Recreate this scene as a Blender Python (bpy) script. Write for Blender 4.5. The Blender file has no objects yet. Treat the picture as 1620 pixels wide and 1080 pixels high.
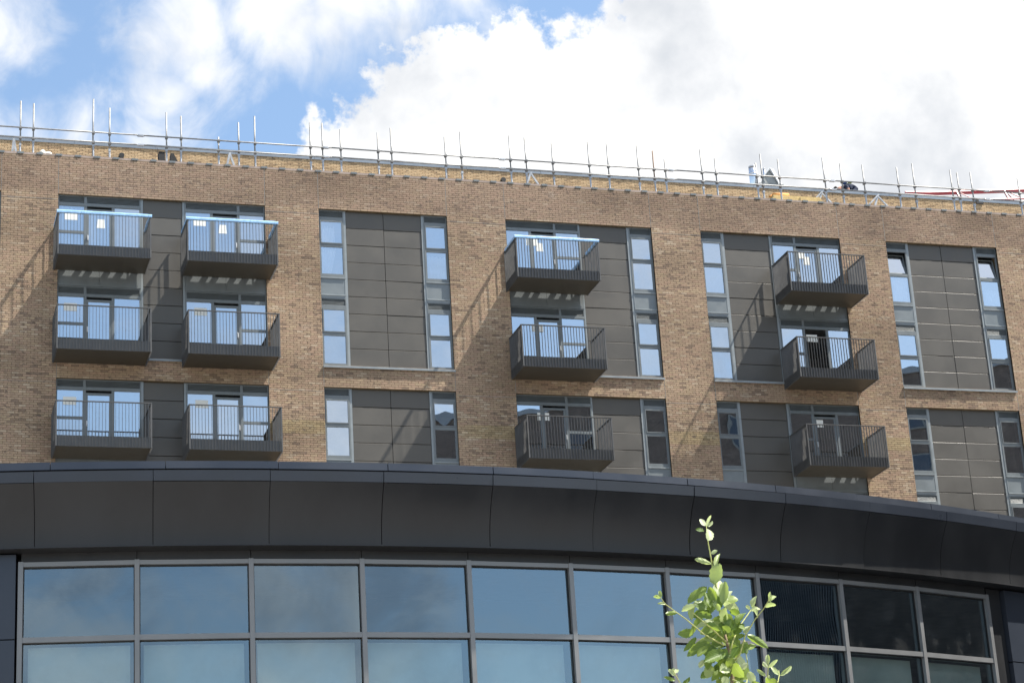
import bpy, math, random
import numpy as np
from mathutils import Vector, Matrix, Quaternion

S = bpy.context.scene
COL = S.collection
rnd = random.Random(7)

# ------------------------------------------------------------------ camera
F_PX, CAM_D, CAM_H = 3485.9, 65.22, 1.6
YAW, PITCH, ROLL = 0.301784, 0.339929, -0.0621135
_f = Vector((math.sin(YAW)*math.cos(PITCH), math.cos(YAW)*math.cos(PITCH), math.sin(PITCH)))
_r0 = Vector((math.cos(YAW), -math.sin(YAW), 0)); _u0 = _r0.cross(_f)
_r = _r0*math.cos(ROLL)+_u0*math.sin(ROLL); _u = _u0*math.cos(ROLL)-_r0*math.sin(ROLL)
CAM = Vector((0, -CAM_D, CAM_H))
cd = bpy.data.cameras.new('camera'); cam = bpy.data.objects.new('camera', cd); COL.objects.link(cam)
cd.sensor_width = 36; cd.lens = F_PX/1620*36; cd.clip_start = .5; cd.clip_end = 6000
cam.matrix_world = Matrix(((_r.x, _u.x, -_f.x, CAM.x), (_r.y, _u.y, -_f.y, CAM.y), (_r.z, _u.z, -_f.z, CAM.z), (0, 0, 0, 1)))
S.camera = cam

def ray(px, py):
    return _r*(px-810)-_u*(py-540)+_f*F_PX
def at_y(px, py, y):                      # the point of a pixel's ray on the plane y
    d = ray(px, py); t = (y+CAM_D)/d.y
    return CAM+d*t

# ------------------------------------------------------------------ view, sun, sky
S.render.engine = 'CYCLES'
S.view_settings.view_transform = 'Standard'; S.view_settings.look = 'None'
S.view_settings.gamma = 1; S.view_settings.use_curve_mapping = False
S.view_settings.exposure = 1.2
S.cycles.max_bounces = 8; S.cycles.transparent_max_bounces = 12
SUN = Vector((3.15, -1.0, 5.2)).normalized()
sl = bpy.data.lights.new('sun', 'SUN'); sl.energy = 5.0; sl.angle = math.radians(.7); sl.color = (1, .95, .87)
so = bpy.data.objects.new('sun', sl); COL.objects.link(so)
so.rotation_mode = 'QUATERNION'; so.rotation_quaternion = SUN.to_track_quat('Z', 'Y'); so.location = (60, -60, 90)

W = bpy.data.worlds.new('World'); S.world = W; W.use_nodes = True
nt = W.node_tree; nt.nodes.clear()
class NT:
    def __init__(s, t): s.t = t
    def n(s, typ, **k):
        o = s.t.nodes.new(typ)
        for a, b in k.items(): setattr(o, a, b)
        return o
    def put(s, sock, v):
        if isinstance(v, bpy.types.NodeSocket): s.t.links.new(v, sock)
        elif v is not None: sock.default_value = v
    def m(s, op, a, b=None, c=None, clamp=False):
        o = s.n('ShaderNodeMath', operation=op, use_clamp=clamp)
        for i, v in enumerate((a, b, c)): s.put(o.inputs[i], v)
        return o.outputs[0]
    def vm(s, op, a, b=None):
        o = s.n('ShaderNodeVectorMath', operation=op); s.put(o.inputs[0], a)
        if b is not None: s.put(o.inputs[1], b)
        return o.outputs['Value'] if op in ('DISTANCE', 'LENGTH', 'DOT_PRODUCT') else o.outputs[0]
    def noise(s, vec, scale, detail=6, rough=.55, dist=0., col=False):
        o = s.n('ShaderNodeTexNoise'); s.put(o.inputs['Vector'], vec)
        o.inputs['Scale'].default_value = scale; o.inputs['Detail'].default_value = detail
        o.inputs['Roughness'].default_value = rough; o.inputs['Distortion'].default_value = dist
        return o.outputs['Color'] if col else o.outputs['Fac']
    def ss(s, v, a, b, lo=0., hi=1.):
        o = s.n('ShaderNodeMapRange', interpolation_type='SMOOTHSTEP'); s.put(o.inputs[0], v)
        for i, x in enumerate((a, b, lo, hi)): o.inputs[1+i].default_value = x
        return o.outputs[0]
    def mixc(s, f, a, b, blend='MIX'):
        o = s.n('ShaderNodeMix', data_type='RGBA', blend_type=blend)
        s.put(o.inputs['Factor'], f); s.put(o.inputs['A'], a); s.put(o.inputs['B'], b)
        return o.outputs['Result']
w = NT(nt)
gen = w.n('ShaderNodeTexCoord').outputs['Generated']
wn = w.noise(gen, 22, 5, .6, col=True)
warp = w.vm('SCALE', w.vm('SUBTRACT', wn, (.5, .5, .5))); warp.node.inputs['Scale'].default_value = .035
dirw = w.vm('ADD', gen, warp)
def blobs(lst):
    out = None
    for px, py, rp in lst:
        c = ray(px, py).normalized(); r = rp/F_PX
        d = w.vm('DISTANCE', dirw, tuple(c))
        v = w.m('SUBTRACT', r, d)
        out = v if out is None else w.m('MAXIMUM', out, v)
    return out
# the cumulus bank over the roof
bank = blobs([(760, 350, 300), (790, 180, 150), (660, 205, 118), (1150, 250, 330), (1480, 160, 380), (940, 205, 185), (575, 310, 130), (870, 140, 105), (1900, 200, 420), (1300, 560, 500)])
puff = w.noise(gen, 60, 9, .6)
bank = w.m('ADD', bank, w.m('MULTIPLY', w.m('SUBTRACT', puff, .5), .055))
bank_m = w.ss(bank, -.002, .008)
# thinner torn cloud to the left of it
wisp = blobs([(-20, 60, 80), (300, 35, 90), (430, 20, 95), (560, 5, 90), (640, -5, 75), (345, 110, 66), (270, 160, 66), (150, 195, 68), (70, 205, 62), (-30, 190, 62), (230, 215, 62), (-60, 0, 80), (700, -60, 80)])
fray = w.noise(gen, 26, 8, .56, .5)
wisp = w.m('ADD', wisp, w.m('MULTIPLY', w.m('SUBTRACT', fray, .50), .085))
wisp_m = w.ss(wisp, -.016, .026, 0, .9)
# broken cloud over the rest of the sky
rest = w.noise(gen, 3.2, 9, .6, .2)
rest_m = w.ss(rest, .52, .68, 0, .85)
near = ray(800, 250).normalized()
keep = w.ss(w.vm('DISTANCE', gen, tuple(near)), .3, .5)
veil = w.ss(w.noise(gen, 9, 8, .6, .6), .42, .66, 0, .6)       # thin high cloud between
rest_m = w.m('MULTIPLY', w.m('MAXIMUM', rest_m, veil), keep)
mask = w.m('MAXIMUM', w.m('MAXIMUM', bank_m, wisp_m), rest_m)
grey = w.noise(gen, 13, 6, .55)
ccol = w.mixc(w.ss(grey, .42, .72), (1, 1, 1, 1), (.65, .68, .725, 1))
sky = w.n('ShaderNodeTexSky', sky_type='NISHITA', sun_disc=False)
sky.sun_elevation = math.asin(SUN.z); sky.sun_rotation = math.atan2(SUN.x, SUN.y)
sky.altitude = 50; sky.air_density = 1; sky.dust_density = 1.6; sky.ozone_density = 1.0
bg1 = w.n('ShaderNodeBackground'); nt.links.new(w.mixc(1., sky.outputs[0], (.97, 1.02, 1., 1), 'MULTIPLY'), bg1.inputs[0]); bg1.inputs[1].default_value = .105
bg2 = w.n('ShaderNodeBackground'); nt.links.new(ccol, bg2.inputs[0]); bg2.inputs[1].default_value = .50
under = w.mixc(w.ss(w.noise(gen, 12, 6, .6, .5), .40, .62), (1, 1, 1, 1), (.40, .45, .53, 1))
ccol = w.mixc(keep, ccol, under); nt.links.new(ccol, bg2.inputs[0])
mx = w.n('ShaderNodeMixShader'); nt.links.new(mask, mx.inputs[0]); nt.links.new(bg1.outputs[0], mx.inputs[1]); nt.links.new(bg2.outputs[0], mx.inputs[2])
nt.links.new(mx.outputs[0], w.n('ShaderNodeOutputWorld').inputs[0])

# ------------------------------------------------------------------ materials
MATS = {}
def mat(name, col, rough=.5, metal=0., var=.0, vscale=4., bump=0., bscale=60., spec=.5, col2=None, attr=None, stretch=(1, 1, 1), smudge=False):
    m = bpy.data.materials.new(name); m.use_nodes = True; MATS[name] = m
    t = NT(m.node_tree); b = m.node_tree.nodes['Principled BSDF']
    b.inputs['Roughness'].default_value = rough; b.inputs['Metallic'].default_value = metal
    b.inputs['Specular IOR Level'].default_value = spec
    base = (*col, 1)
    pos = t.n('ShaderNodeNewGeometry').outputs['Position']
    if stretch != (1, 1, 1): pos = t.vm('MULTIPLY', pos, stretch)
    if attr:
        a = t.n('ShaderNodeAttribute'); a.attribute_name = attr; base = a.outputs['Color']
    if smudge:                                  # dark kiln marks, smaller than a brick
        sm = t.noise(t.vm('MULTIPLY', pos, (6., 6., 13.)), 1., 2, .5)
        pt = t.ss(t.noise(pos, .9, 3, .5), .35, .65, .6, .68)
        d = t.m('SUBTRACT', sm, pt)
        base = t.mixc(t.ss(d, -.05, .05, 0, .66), base, (.115, .09, .075, 1))
        st = t.noise(t.vm('MULTIPLY', pos, (2.2, 2.2, .22)), 1., 5, .6)       # faint weather streaks and pale bloom
        base = t.mixc(t.ss(st, .54, .74, 0, .26), base, (.13, .105, .08, 1))
        ef = t.noise(t.vm('MULTIPLY', pos, (.8, .8, 1.6)), 1., 6, .62)
        base = t.mixc(t.ss(ef, .6, .8, 0, .4), base, (.55, .50, .42, 1))
    if var:
        f = t.ss(t.noise(pos, vscale, 8, .6), .3, .7)
        if col2: base = t.mixc(f, base, (*col2, 1))
        else:
            v = t.m('MULTIPLY_ADD', f, 2*var, 1-var)
            cmb = t.n('ShaderNodeCombineColor')
            for i in range(3): t.put(cmb.inputs[i], v)
            base = t.mixc(1., base, cmb.outputs[0], 'MULTIPLY')
        rr = t.m('MULTIPLY_ADD', f, .12, rough-.06, clamp=True); t.put(b.inputs['Roughness'], rr)
    t.put(b.inputs['Base Color'], base)
    if bump:
        bp = t.n('ShaderNodeBump'); bp.inputs['Strength'].default_value = bump; bp.inputs['Distance'].default_value = .01
        t.put(bp.inputs['Height'], t.noise(pos, bscale, 5, .6)); t.put(b.inputs['Normal'], bp.outputs[0])
    return m
def glass(name, tint, refl, rcol=(1, 1, 1), rough=0.):
    m = bpy.data.materials.new(name); m.use_nodes = True; MATS[name] = m
    t = NT(m.node_tree); m.node_tree.nodes.clear()
    tr = t.n('ShaderNodeBsdfTransparent'); tr.inputs[0].default_value = (*tint, 1)
    gl = t.n('ShaderNodeBsdfGlossy'); gl.inputs['Color'].default_value = (*rcol, 1); gl.inputs['Roughness'].default_value = rough
    fr = t.n('ShaderNodeFresnel'); fr.inputs[0].default_value = 1.5
    fac = t.m('MULTIPLY_ADD', fr.outputs[0], 1-refl, refl, clamp=True)
    # faint dust and drying marks
    pos = t.n('ShaderNodeNewGeometry').outputs['Position']
    dirt = t.n('ShaderNodeBsdfDiffuse'); dirt.inputs[0].default_value = (.5, .5, .48, 1)
    df = t.ss(t.noise(pos, 3.5, 8, .65), .45, .8, .0, .05)
    mx = t.n('ShaderNodeMixShader'); t.put(mx.inputs[0], fac); t.put(mx.inputs[1], tr.outputs[0]); t.put(mx.inputs[2], gl.outputs[0])
    m2 = t.n('ShaderNodeMixShader'); t.put(m2.inputs[0], df); t.put(m2.inputs[1], mx.outputs[0]); t.put(m2.inputs[2], dirt.outputs[0])
    t.put(t.n('ShaderNodeOutputMaterial').inputs[0], m2.outputs[0])
    return m
mat('brick', (.3, .22, .16), .9, attr='brick_colour', var=.12, vscale=9, bump=.5, bscale=40, spec=.2, smudge=True)
mat('mortar', (.17, .125, .075), .95, var=.15, vscale=5, spec=.2)
mat('mortar_dark', (.15, .105, .06), .95, var=.15, vscale=5, spec=.2)
mat('sealant', (.36, .34, .31), .7)
mat('bed', (.34, .27, .23), .9, var=.2, vscale=3)
mat('panel', (.098, .0905, .078), .45, .12, var=.07, vscale=.8, bump=.12, bscale=3)
mat('frame', (.165, .182, .185), .4, .1, var=.06, vscale=3)
mat('trim', (.26, .285, .29), .4, .2, var=.06, vscale=3)
mat('spandrel', (.19, .212, .218), .35, .1, var=.06, vscale=2)
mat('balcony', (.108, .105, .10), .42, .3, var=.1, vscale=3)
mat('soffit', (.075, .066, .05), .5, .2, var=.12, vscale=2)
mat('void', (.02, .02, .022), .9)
mat('blue_sleeve', (.34, .57, .86), .35, var=.15, vscale=7)
mat('paper', (.88, .87, .80), .8)
mat('white_plastic', (.75, .75, .74), .4)
mat('room', (.42, .42, .41), .9, var=.1)
mat('curtain', (.86, .87, .88), .9, var=.12, vscale=2)
mat('red_print', (.55, .1, .08), .8)
mat('galv', (.23, .23, .225), .5, .4, var=.25, vscale=6)
mat('galv_bright', (.42, .44, .46), .45, .4, var=.2, vscale=5)
mat('rust', (.16, .11, .08), .7, .3, var=.3, vscale=9)
mat('coping', (.24, .27, .30), .4, .4, var=.08, vscale=1)
mat('roof_felt', (.12, .12, .12), .9, var=.2)
mat('black', (.012, .012, .012), .6)
mat('foam', (.62, .46, .2), .8, var=.15, vscale=6)
mat('orange_foam', (.65, .30, .08), .8, var=.2, vscale=8)
mat('sack', (.72, .68, .6), .9, var=.15, vscale=9)
mat('chrome', (.82, .83, .85), .16, 1., bump=.05, bscale=2)
mat('hatch', (.30, .31, .30), .5, var=.1)
mat('hatch_edge', (.7, .71, .72), .4)
mat('crane_red', (.27, .02, .035), .45, var=.15, vscale=1)
mat('skin', (.48, .25, .17), .6); mat('navy', (.02, .028, .06), .9); mat('hair', (.02, .015, .012), .8); mat('hivis', (.55, .7, .08), .7); mat('capblue', (.06, .11, .28), .7)
mat('cladding', (.0165, .0168, .018), .40, .1, var=.5, vscale=1.3, bump=.10, bscale=1.5, spec=.42, col2=(.026, .0262, .027), stretch=(1, 1, .35))
mat('cladding_cap', (.036, .043, .057), .33, .25, var=.08, vscale=.8)
mat('mullion', (.21, .21, .208), .38, .35, var=.06, vscale=2)
mat('gasket', (.01, .01, .01), .6)
mat('blind', (.68, .73, .69), .85, var=.12, vscale=1.2, bump=.1, bscale=30)
mat('bark', (.20, .15, .09), .85, var=.3, vscale=60)
mat('twig', (.34, .36, .12), .7, var=.25, vscale=60)
mat('paving', (.26, .25, .24), .9, var=.2, vscale=.8)
glass('glass_flat', (.82, .86, .87), .60, (.90, .94, .97))
glass('glass_shop', (.68, .75, .74), .25, (.60, .75, .84))
def brick_tex(name, c1, c2, mo, sc=1.):
    m = bpy.data.materials.new(name); m.use_nodes = True; MATS[name] = m
    t = NT(m.node_tree); b = m.node_tree.nodes['Principled BSDF']; b.inputs['Roughness'].default_value = .9
    tc = t.n('ShaderNodeTexCoord').outputs['Object']
    sp = t.n('ShaderNodeSeparateXYZ'); t.put(sp.inputs[0], tc); cb = t.n('ShaderNodeCombineXYZ')
    t.put(cb.inputs[0], t.m('ADD', sp.outputs[0], sp.outputs[1])); t.put(cb.inputs[1], sp.outputs[2])
    bt = t.n('ShaderNodeTexBrick'); t.put(bt.inputs[0], cb.outputs[0])
    for i, v in ((1, c1), (2, c2), (3, mo)): bt.inputs[i].default_value = (*v, 1)
    bt.inputs['Scale'].default_value = 1; bt.inputs['Mortar Size'].default_value = .005; bt.inputs['Brick Width'].default_value = .225; bt.inputs['Row Height'].default_value = .075
    t.put(b.inputs['Base Color'], bt.outputs[0])
brick_tex('brick_plain', (.125, .108, .10), (.085, .075, .07), (.11, .10, .095))
mat('dark_pane', (.02, .03, .05), .08, spec=.8)
def leaf_mat(name, c, c2):
    m = bpy.data.materials.new(name); m.use_nodes = True; MATS[name] = m
    t = NT(m.node_tree); m.node_tree.nodes.clear()
    oi = t.n('ShaderNodeObjectInfo').outputs['Random']
    tc = t.n('ShaderNodeTexCoord').outputs['Object']
    sp = t.n('ShaderNodeSeparateXYZ'); t.put(sp.inputs[0], tc)
    ax = t.m('ABSOLUTE', sp.outputs[0])
    vein = t.m('SINE', t.m('MULTIPLY', t.m('SUBTRACT', sp.outputs[1], t.m('MULTIPLY', ax, .7)), 52.))
    rib = t.m('MAXIMUM', t.ss(ax, .03, .0), t.ss(vein, .86, 1., 0, .6))
    col = t.mixc(oi, (*c, 1), (*c2, 1))
    col = t.mixc(t.m('MULTIPLY', rib, .55), col, (.30, .40, .16, 1))
    p = t.n('ShaderNodeBsdfPrincipled'); t.put(p.inputs['Base Color'], col); p.inputs['Roughness'].default_value = .42
    bp = t.n('ShaderNodeBump'); bp.inputs['Strength'].default_value = .35; bp.inputs['Distance'].default_value = .004; t.put(bp.inputs['Height'], rib); t.put(p.inputs['Normal'], bp.outputs[0])
    tl = t.n('ShaderNodeBsdfTranslucent'); t.put(tl.inputs[0], t.mixc(.5, col, (.42, .56, .06, 1)))
    mx = t.n('ShaderNodeMixShader'); mx.inputs[0].default_value = .42; t.put(mx.inputs[1], p.outputs[0]); t.put(mx.inputs[2], tl.outputs[0])
    t.put(t.n('ShaderNodeOutputMaterial').inputs[0], mx.outputs[0])
leaf_mat('leaf', (.05, .11, .018), (.19, .26, .05))
leaf_mat('leaf_young', (.30, .37, .14), (.58, .62, .42))

# ------------------------------------------------------------------ mesh helpers
class MB:
    def __init__(s): s.v = []; s.f = []
    def box(s, x0, x1, y0, y1, z0, z1):
        i = len(s.v)
        s.v += [(x0, y0, z0), (x1, y0, z0), (x1, y1, z0), (x0, y1, z0), (x0, y0, z1), (x1, y0, z1), (x1, y1, z1), (x0, y1, z1)]
        s.f += [(i, i+3, i+2, i+1), (i+4, i+5, i+6, i+7), (i, i+1, i+5, i+4), (i+1, i+2, i+6, i+5), (i+2, i+3, i+7, i+6), (i+3, i, i+4, i+7)]
        return s
    def prism(s, pts, h):                      # polygon pts (3-D, planar) swept by vector h
        i = len(s.v); n = len(pts); h = Vector(h)
        s.v += [tuple(p) for p in pts]+[tuple(Vector(p)+h) for p in pts]
        s.f += [tuple(range(i+n-1, i-1, -1)), tuple(range(i+n, i+2*n))]
        s.f += [(i+k, i+(k+1) % n, i+n+(k+1) % n, i+n+k) for k in range(n)]
        return s
    def tube(s, pts, rad, n=8, cap=True):
        pts = [Vector(p) for p in pts]; rad = rad if isinstance(rad, (list, tuple)) else [rad]*len(pts)
        i0 = len(s.v); ref = None
        for k, p in enumerate(pts):
            d = (pts[min(k+1, len(pts)-1)]-pts[max(k-1, 0)]).normalized()
            if ref is None: ref = Vector((0, 0, 1)) if abs(d.z) < .9 else Vector((1, 0, 0))
            a = d.cross(ref).normalized(); b = d.cross(a).normalized(); ref = -b if False else ref
            for q in range(n):
                t = 2*math.pi*q/n; s.v.append(tuple(p+(a*math.cos(t)+b*math.sin(t))*rad[k]))
        for k in range(len(pts)-1):
            for q in range(n):
                A = i0+k*n+q; B = i0+k*n+(q+1) % n
                s.f.append((A, B, B+n, A+n))
        if cap:
            s.f.append(tuple(range(i0+n-1, i0-1, -1))); e = i0+(len(pts)-1)*n; s.f.append(tuple(range(e, e+n)))
        return s
    def grid(s, P):                            # P[i][j] points
        i0 = len(s.v); n = len(P); m = len(P[0])
        for r in P: s.v += [tuple(p) for p in r]
        for a in range(n-1):
            for b in range(m-1): s.f.append((i0+a*m+b, i0+a*m+b+1, i0+(a+1)*m+b+1, i0+(a+1)*m+b))
        return s
    def mesh(s, name, m, smooth=False):
        me = bpy.data.meshes.new(name); me.from_pydata(s.v, [], s.f)
        if m: me.materials.append(MATS[m])
        if smooth: me.shade_smooth()
        me.update(); return me
WP = {}
def link(name, data, parent=None, loc=(0, 0, 0), label=None, cat=None, group=None, kind=None):
    o = bpy.data.objects.new(name, data); COL.objects.link(o); loc = Vector(loc); WP[o] = loc
    if parent is not None: o.parent = parent; o.location = loc-WP[parent]
    else: o.location = loc
    for k, v in (('label', label), ('category', cat), ('group', group), ('kind', kind)):
        if v: o[k] = v
    return o
def build(mb, name, m, parent=None, smooth=False, loc=(0, 0, 0), **k):   # mb in coordinates relative to loc (world frame)
    return link(name, mb.mesh(name, m, smooth), parent, loc, **k)

# ------------------------------------------------------------------ ground
g = MB().grid([[(-1500+3000*i/12, -1500+3000*j/12, 0) for i in range(13)] for j in range(13)])
build(g, 'ground', 'paving', kind='structure', label='grey paved ground', cat='ground')

# ------------------------------------------------------------------ apartment building
H = 3.075; L = [30.11-H*k for k in range(4)]
OPEN = [(24.675, 30.11), (18.525, 23.96)]
BAYS = [(-1.0, 3.825), (5.588, 12.192), (13.962, 18.303), (20.328, 25.53), (27.321, 32.549), (34.319, 38.675), (40.45, 45.6)]
PAR = 31.41; ZB = 19.6; XL, XR = -6., 50.
apt = link('apartment_building', None, None, (22, 0, 0), label='brown brick apartment block with grey panels and bolted-on balconies under construction', cat='building')

def rect_wall(y0, y1, z0, z1, holes):
    mb = MB(); zs = sorted({z0, z1, *[h for a in holes for h in a[2:]]}); zs = [z for z in zs if z0 <= z <= z1]
    for a, b in zip(zs, zs[1:]):
        c = (a+b)/2; cuts = sorted((h[0], h[1]) for h in holes if h[2] < c < h[3]); x = XL
        for p, q in cuts:
            if p > x: mb.box(x, p, y0, y1, a, b)
            x = q
        if x < XR: mb.box(x, XR, y0, y1, a, b)
    return mb
holes = [(a, b, z0, z1) for a, b in BAYS for z0, z1 in OPEN]
wall = build(rect_wall(.009, .40, 0, PAR, holes), 'wall', 'mortar', apt)

def brick_field(name, parent, x0, x1, z0, z1, holes, bw, bh, joint, yf, depth, colfn, skip=()):
    V = []; Fc = []; C = []; n = 0; course = 0; z = z0
    while z+bh <= z1+.001:
        c = z+bh/2; cuts = sorted((h[0], h[1]) for h in holes if h[2] < c < h[3])
        segs = []; x = x0
        for p, q in cuts:
            if p > x: segs.append((x, p))
            x = q
        if x < x1: segs.append((x, x1))
        for s in skip:                          # movement joints: (x, z0, z1)
            if s[1] < c < s[2]:
                segs = [t for a, b in segs for t in (((a, s[0]-.012), (s[0]+.012, b)) if a < s[0] < b else ((a, b),))]
        off = (course % 2)*bw/2
        for a, b in segs:
            k = math.floor((a-off-x0)/bw)
            while True:
                p = x0+off+k*bw+joint/2; q = p+bw-joint; k += 1
                if p > b: break
                p = max(p, a); q = min(q, b)
                if q-p < .006: continue
                d = yf+rnd.uniform(-.0025, .002); zz = z+joint/2; zt = z+bh-joint/2
                V += [(p, d, zz), (q, d, zz), (q, d, zt), (p, d, zt), (p, depth, zz), (q, depth, zz), (q, depth, zt), (p, depth, zt)]
                Fc += [(n, n+1, n+2, n+3), (n+3, n+2, n+6, n+7), (n+1, n, n+4, n+5), (n, n+3, n+7, n+4), (n+2, n+1, n+5, n+6)]
                col = colfn((p+q)/2, c); C += [col]*8; n += 8
        z += bh; course += 1
    me = bpy.data.meshes.new(name); me.from_pydata(V, [], Fc); me.materials.append(MATS['brick'])
    at = me.color_attributes.new('brick_colour', 'FLOAT_COLOR', 'POINT')
    at.data.foreach_set('color', np.array([(r, g_, b, 1) for r, g_, b in C], dtype=np.float32).ravel())
    return link(name, me, parent, (0, 0, 0), kind='stuff')
def vnoise(seed):
    r2 = random.Random(seed); tab = {}
    def h(i, j):
        if (i, j) not in tab: tab[(i, j)] = random.Random(hash((i, j, seed))).random()
        return tab[(i, j)]
    def f(x, y):
        i, j = math.floor(x), math.floor(y); u, v = x-i, y-j; u = u*u*(3-2*u); v = v*v*(3-2*v)
        return (h(i, j)*(1-u)+h(i+1, j)*u)*(1-v)+(h(i, j+1)*(1-u)+h(i+1, j+1)*u)*v
    return f
n1, n2 = vnoise(1), vnoise(2)
def lerp(a, b, t): return tuple(p+(q-p)*t for p, q in zip(a, b))
def col_main(x, z):
    cl = n1(x*1.3, z*3.2); t = rnd.random()
    if t < .06+.22*(cl-.4): c = (.19, .14, .11)           # over-burnt bricks
    elif t < .30: c = (.385, .268, .195)
    elif t < .44: c = (.41, .315, .21)
    elif t < .52: c = (.48, .39, .29)
    else: c = (.375, .277, .195)
    c = lerp(c, (.378, .28, .197), .32)
    if z > 30.11: c = lerp(c, (.24, .172, .135), .5*min(1, (z-30.11)/.25+.4))         # a darker, redder batch in the head band
    if 22.35 < z < 22.8: c = lerp(c, (.42, .35, .16), .35*min(1, max(0, 2*n1(x*.4, 3.)-.3)))
    m = .74+.46*n2(x*.5, z*.9)+rnd.uniform(-.07, .07)
    return (c[0]*m*.965, c[1]*m*.945, c[2]*m*.92)
def col_back(x, z):
    t = rnd.random()
    c = (.57, .41, .245) if t < .6 else (.50, .35, .205) if t < .88 else (.38, .265, .16)
    m = .9+.2*n1(x*.6, z*3)+rnd.uniform(-.06, .06)
    return tuple(v*m for v in c)
JOINTS = []
for a, b in BAYS: JOINTS += [(a+.002, 30.12, PAR), (b-.002, 30.12, PAR), (a+.002, 23.97, 24.66), (b-.002, 23.97, 24.66)]
brick_field('brickwork', wall, XL, XR, ZB+.01, PAR, holes, .225, .075, .011, 0., .11, col_main, JOINTS)
for x, a, b in JOINTS:
    build(MB().box(-.005, .005, .0, .012, 0, b-a), 'movement_joint', 'sealant', wall, loc=(x, .0015, a))
for (a, b), (c, d) in zip(BAYS, BAYS[1:]):                    # bed joints across the piers under each head
    for z in (29.92, 23.82):
        build(MB().box(0, c-b-.02, 0, .012, -.004, .004), 'movement_joint', 'sealant', wall, loc=(b+.01, -.0035, z))
# parapet bed and holding-down cleats
build(MB().box(XL, XR, .015, .38, 0, .075), 'parapet_bed', 'bed', wall, loc=(0, 0, PAR))
cl = MB().box(-.10, .10, -.03, .06, 0, .035).box(-.10, .10, -.035, -.029, -.03, .035).mesh('cleat', 'frame')
x = -4.6
while x < 48: link('cleat', cl, wall, (x, .02, PAR+.042+rnd.uniform(-.004, .004))); x += .60
# roof and setback storey
build(MB().box(XL, XR, .40, 22, 30.6, 30.9), 'roof_deck', 'roof_felt', apt)
ZC = 36.50; YS = 10.
pent = build(MB().box(XL-2, 62, YS+.012, YS+12, 30.9, ZC), 'penthouse_wall', 'mortar_dark', apt)
brick_field('brickwork', pent, XL-2, 62, ZC-1.5, ZC, [], .225, .0625, .012, YS, YS+.05, col_back)
x = XL-2
while x < 62:
    build(MB().box(.004, 2.996, -.022, .35, 0, .16).box(.004, 2.996, -.026, -.022, -.012, .165), 'coping', 'coping', pent, loc=(x, YS, ZC+.002)); x += 3.0
for px, py in ((192, 247.5), (795.5, 286)):
    p = at_y(px, py, YS); build(MB().tube([(0, .1, 0), (0, -.12, 0)], .10, 14), 'overflow_pipe', 'black', pent, loc=p)
p = at_y(1548, 321, YS); build(MB().box(-.12, .0, -.05, .05, -.05, .14).box(0, .2, -.05, .05, -.05, .04), 'vent_hole', 'black', pent, loc=p)

# interior: floors, back walls, partitions behind the glass
for k in range(5):
    build(MB().box(XL, XR, .42, 7, 0, .28), 'floor_slab', 'room', apt, loc=(0, 0, 30.11-H*k+.10))
build(MB().box(XL, XR, 4.2, 4.4, 0, 12), 'partition', 'room', apt, loc=(0, 0, 18.4))
for xx in (4.7, 8.9, 13.1, 16.15, 19.3, 23.8, 26.4, 29.0, 33.4, 36.5, 39.6):
    build(MB().box(-.08, .08, .42, 4.2, 0, 12), 'partition', 'room', apt, loc=(xx, 0, 18.4))

# --- cladding panels
ROWS0 = [30.11-.5978*i for i in range(10)]; ROWS0[-1] = 24.73
ROWS1 = [z-6.15 for z in ROWS0]
PCOLS = [(.9, 2.95), (8.264, 9.524), (14.875, 16.148), (16.148, 17.431), (22.966, 24.649), (28.205, 29.893), (35.22, 36.496), (36.496, 37.776), (41.3, 43.2)]
pm = {}
for a, b in PCOLS:
    build(MB().box(a-.05, b+.05, .17, .41, 18.525, 23.96).box(a-.05, b+.05, .17, .41, 24.675, 30.11), 'panel_backing', 'void', apt)
    for rows in (ROWS0, ROWS1):
        for z1, z0 in zip(rows, rows[1:]):
            key = (round(b-a, 3), round(z1-z0, 3))
            if key not in pm:
                w_, h_ = b-a-.016, z1-z0-.021; c = .005
                mb = MB(); o_ = [(0, .03, 0), (w_, .03, 0), (w_, .03, h_), (0, .03, h_)]
                q = [(0, .003, 0), (w_, .003, 0), (w_, .003, h_), (0, .003, h_)]; r_ = [(c, 0, c), (w_-c, 0, c), (w_-c, 0, h_-c), (c, 0, h_-c)]
                mb.v = o_+q+r_; mb.f = [(8, 9, 10, 11)]
                for i in range(4):
                    j = (i+1) % 4; mb.f += [(i, j, 4+j, 4+i), (4+i, 4+j, 8+j, 8+i)]
                pm[key] = mb.mesh('cladding_panel', 'panel')
            o = link('cladding_panel', pm[key], apt, (a+.008, .12+rnd.uniform(-.004, .004), z0+.0105))
            o.rotation_euler = (rnd.uniform(-.003, .003), 0, rnd.uniform(-.0025, .0025))

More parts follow.
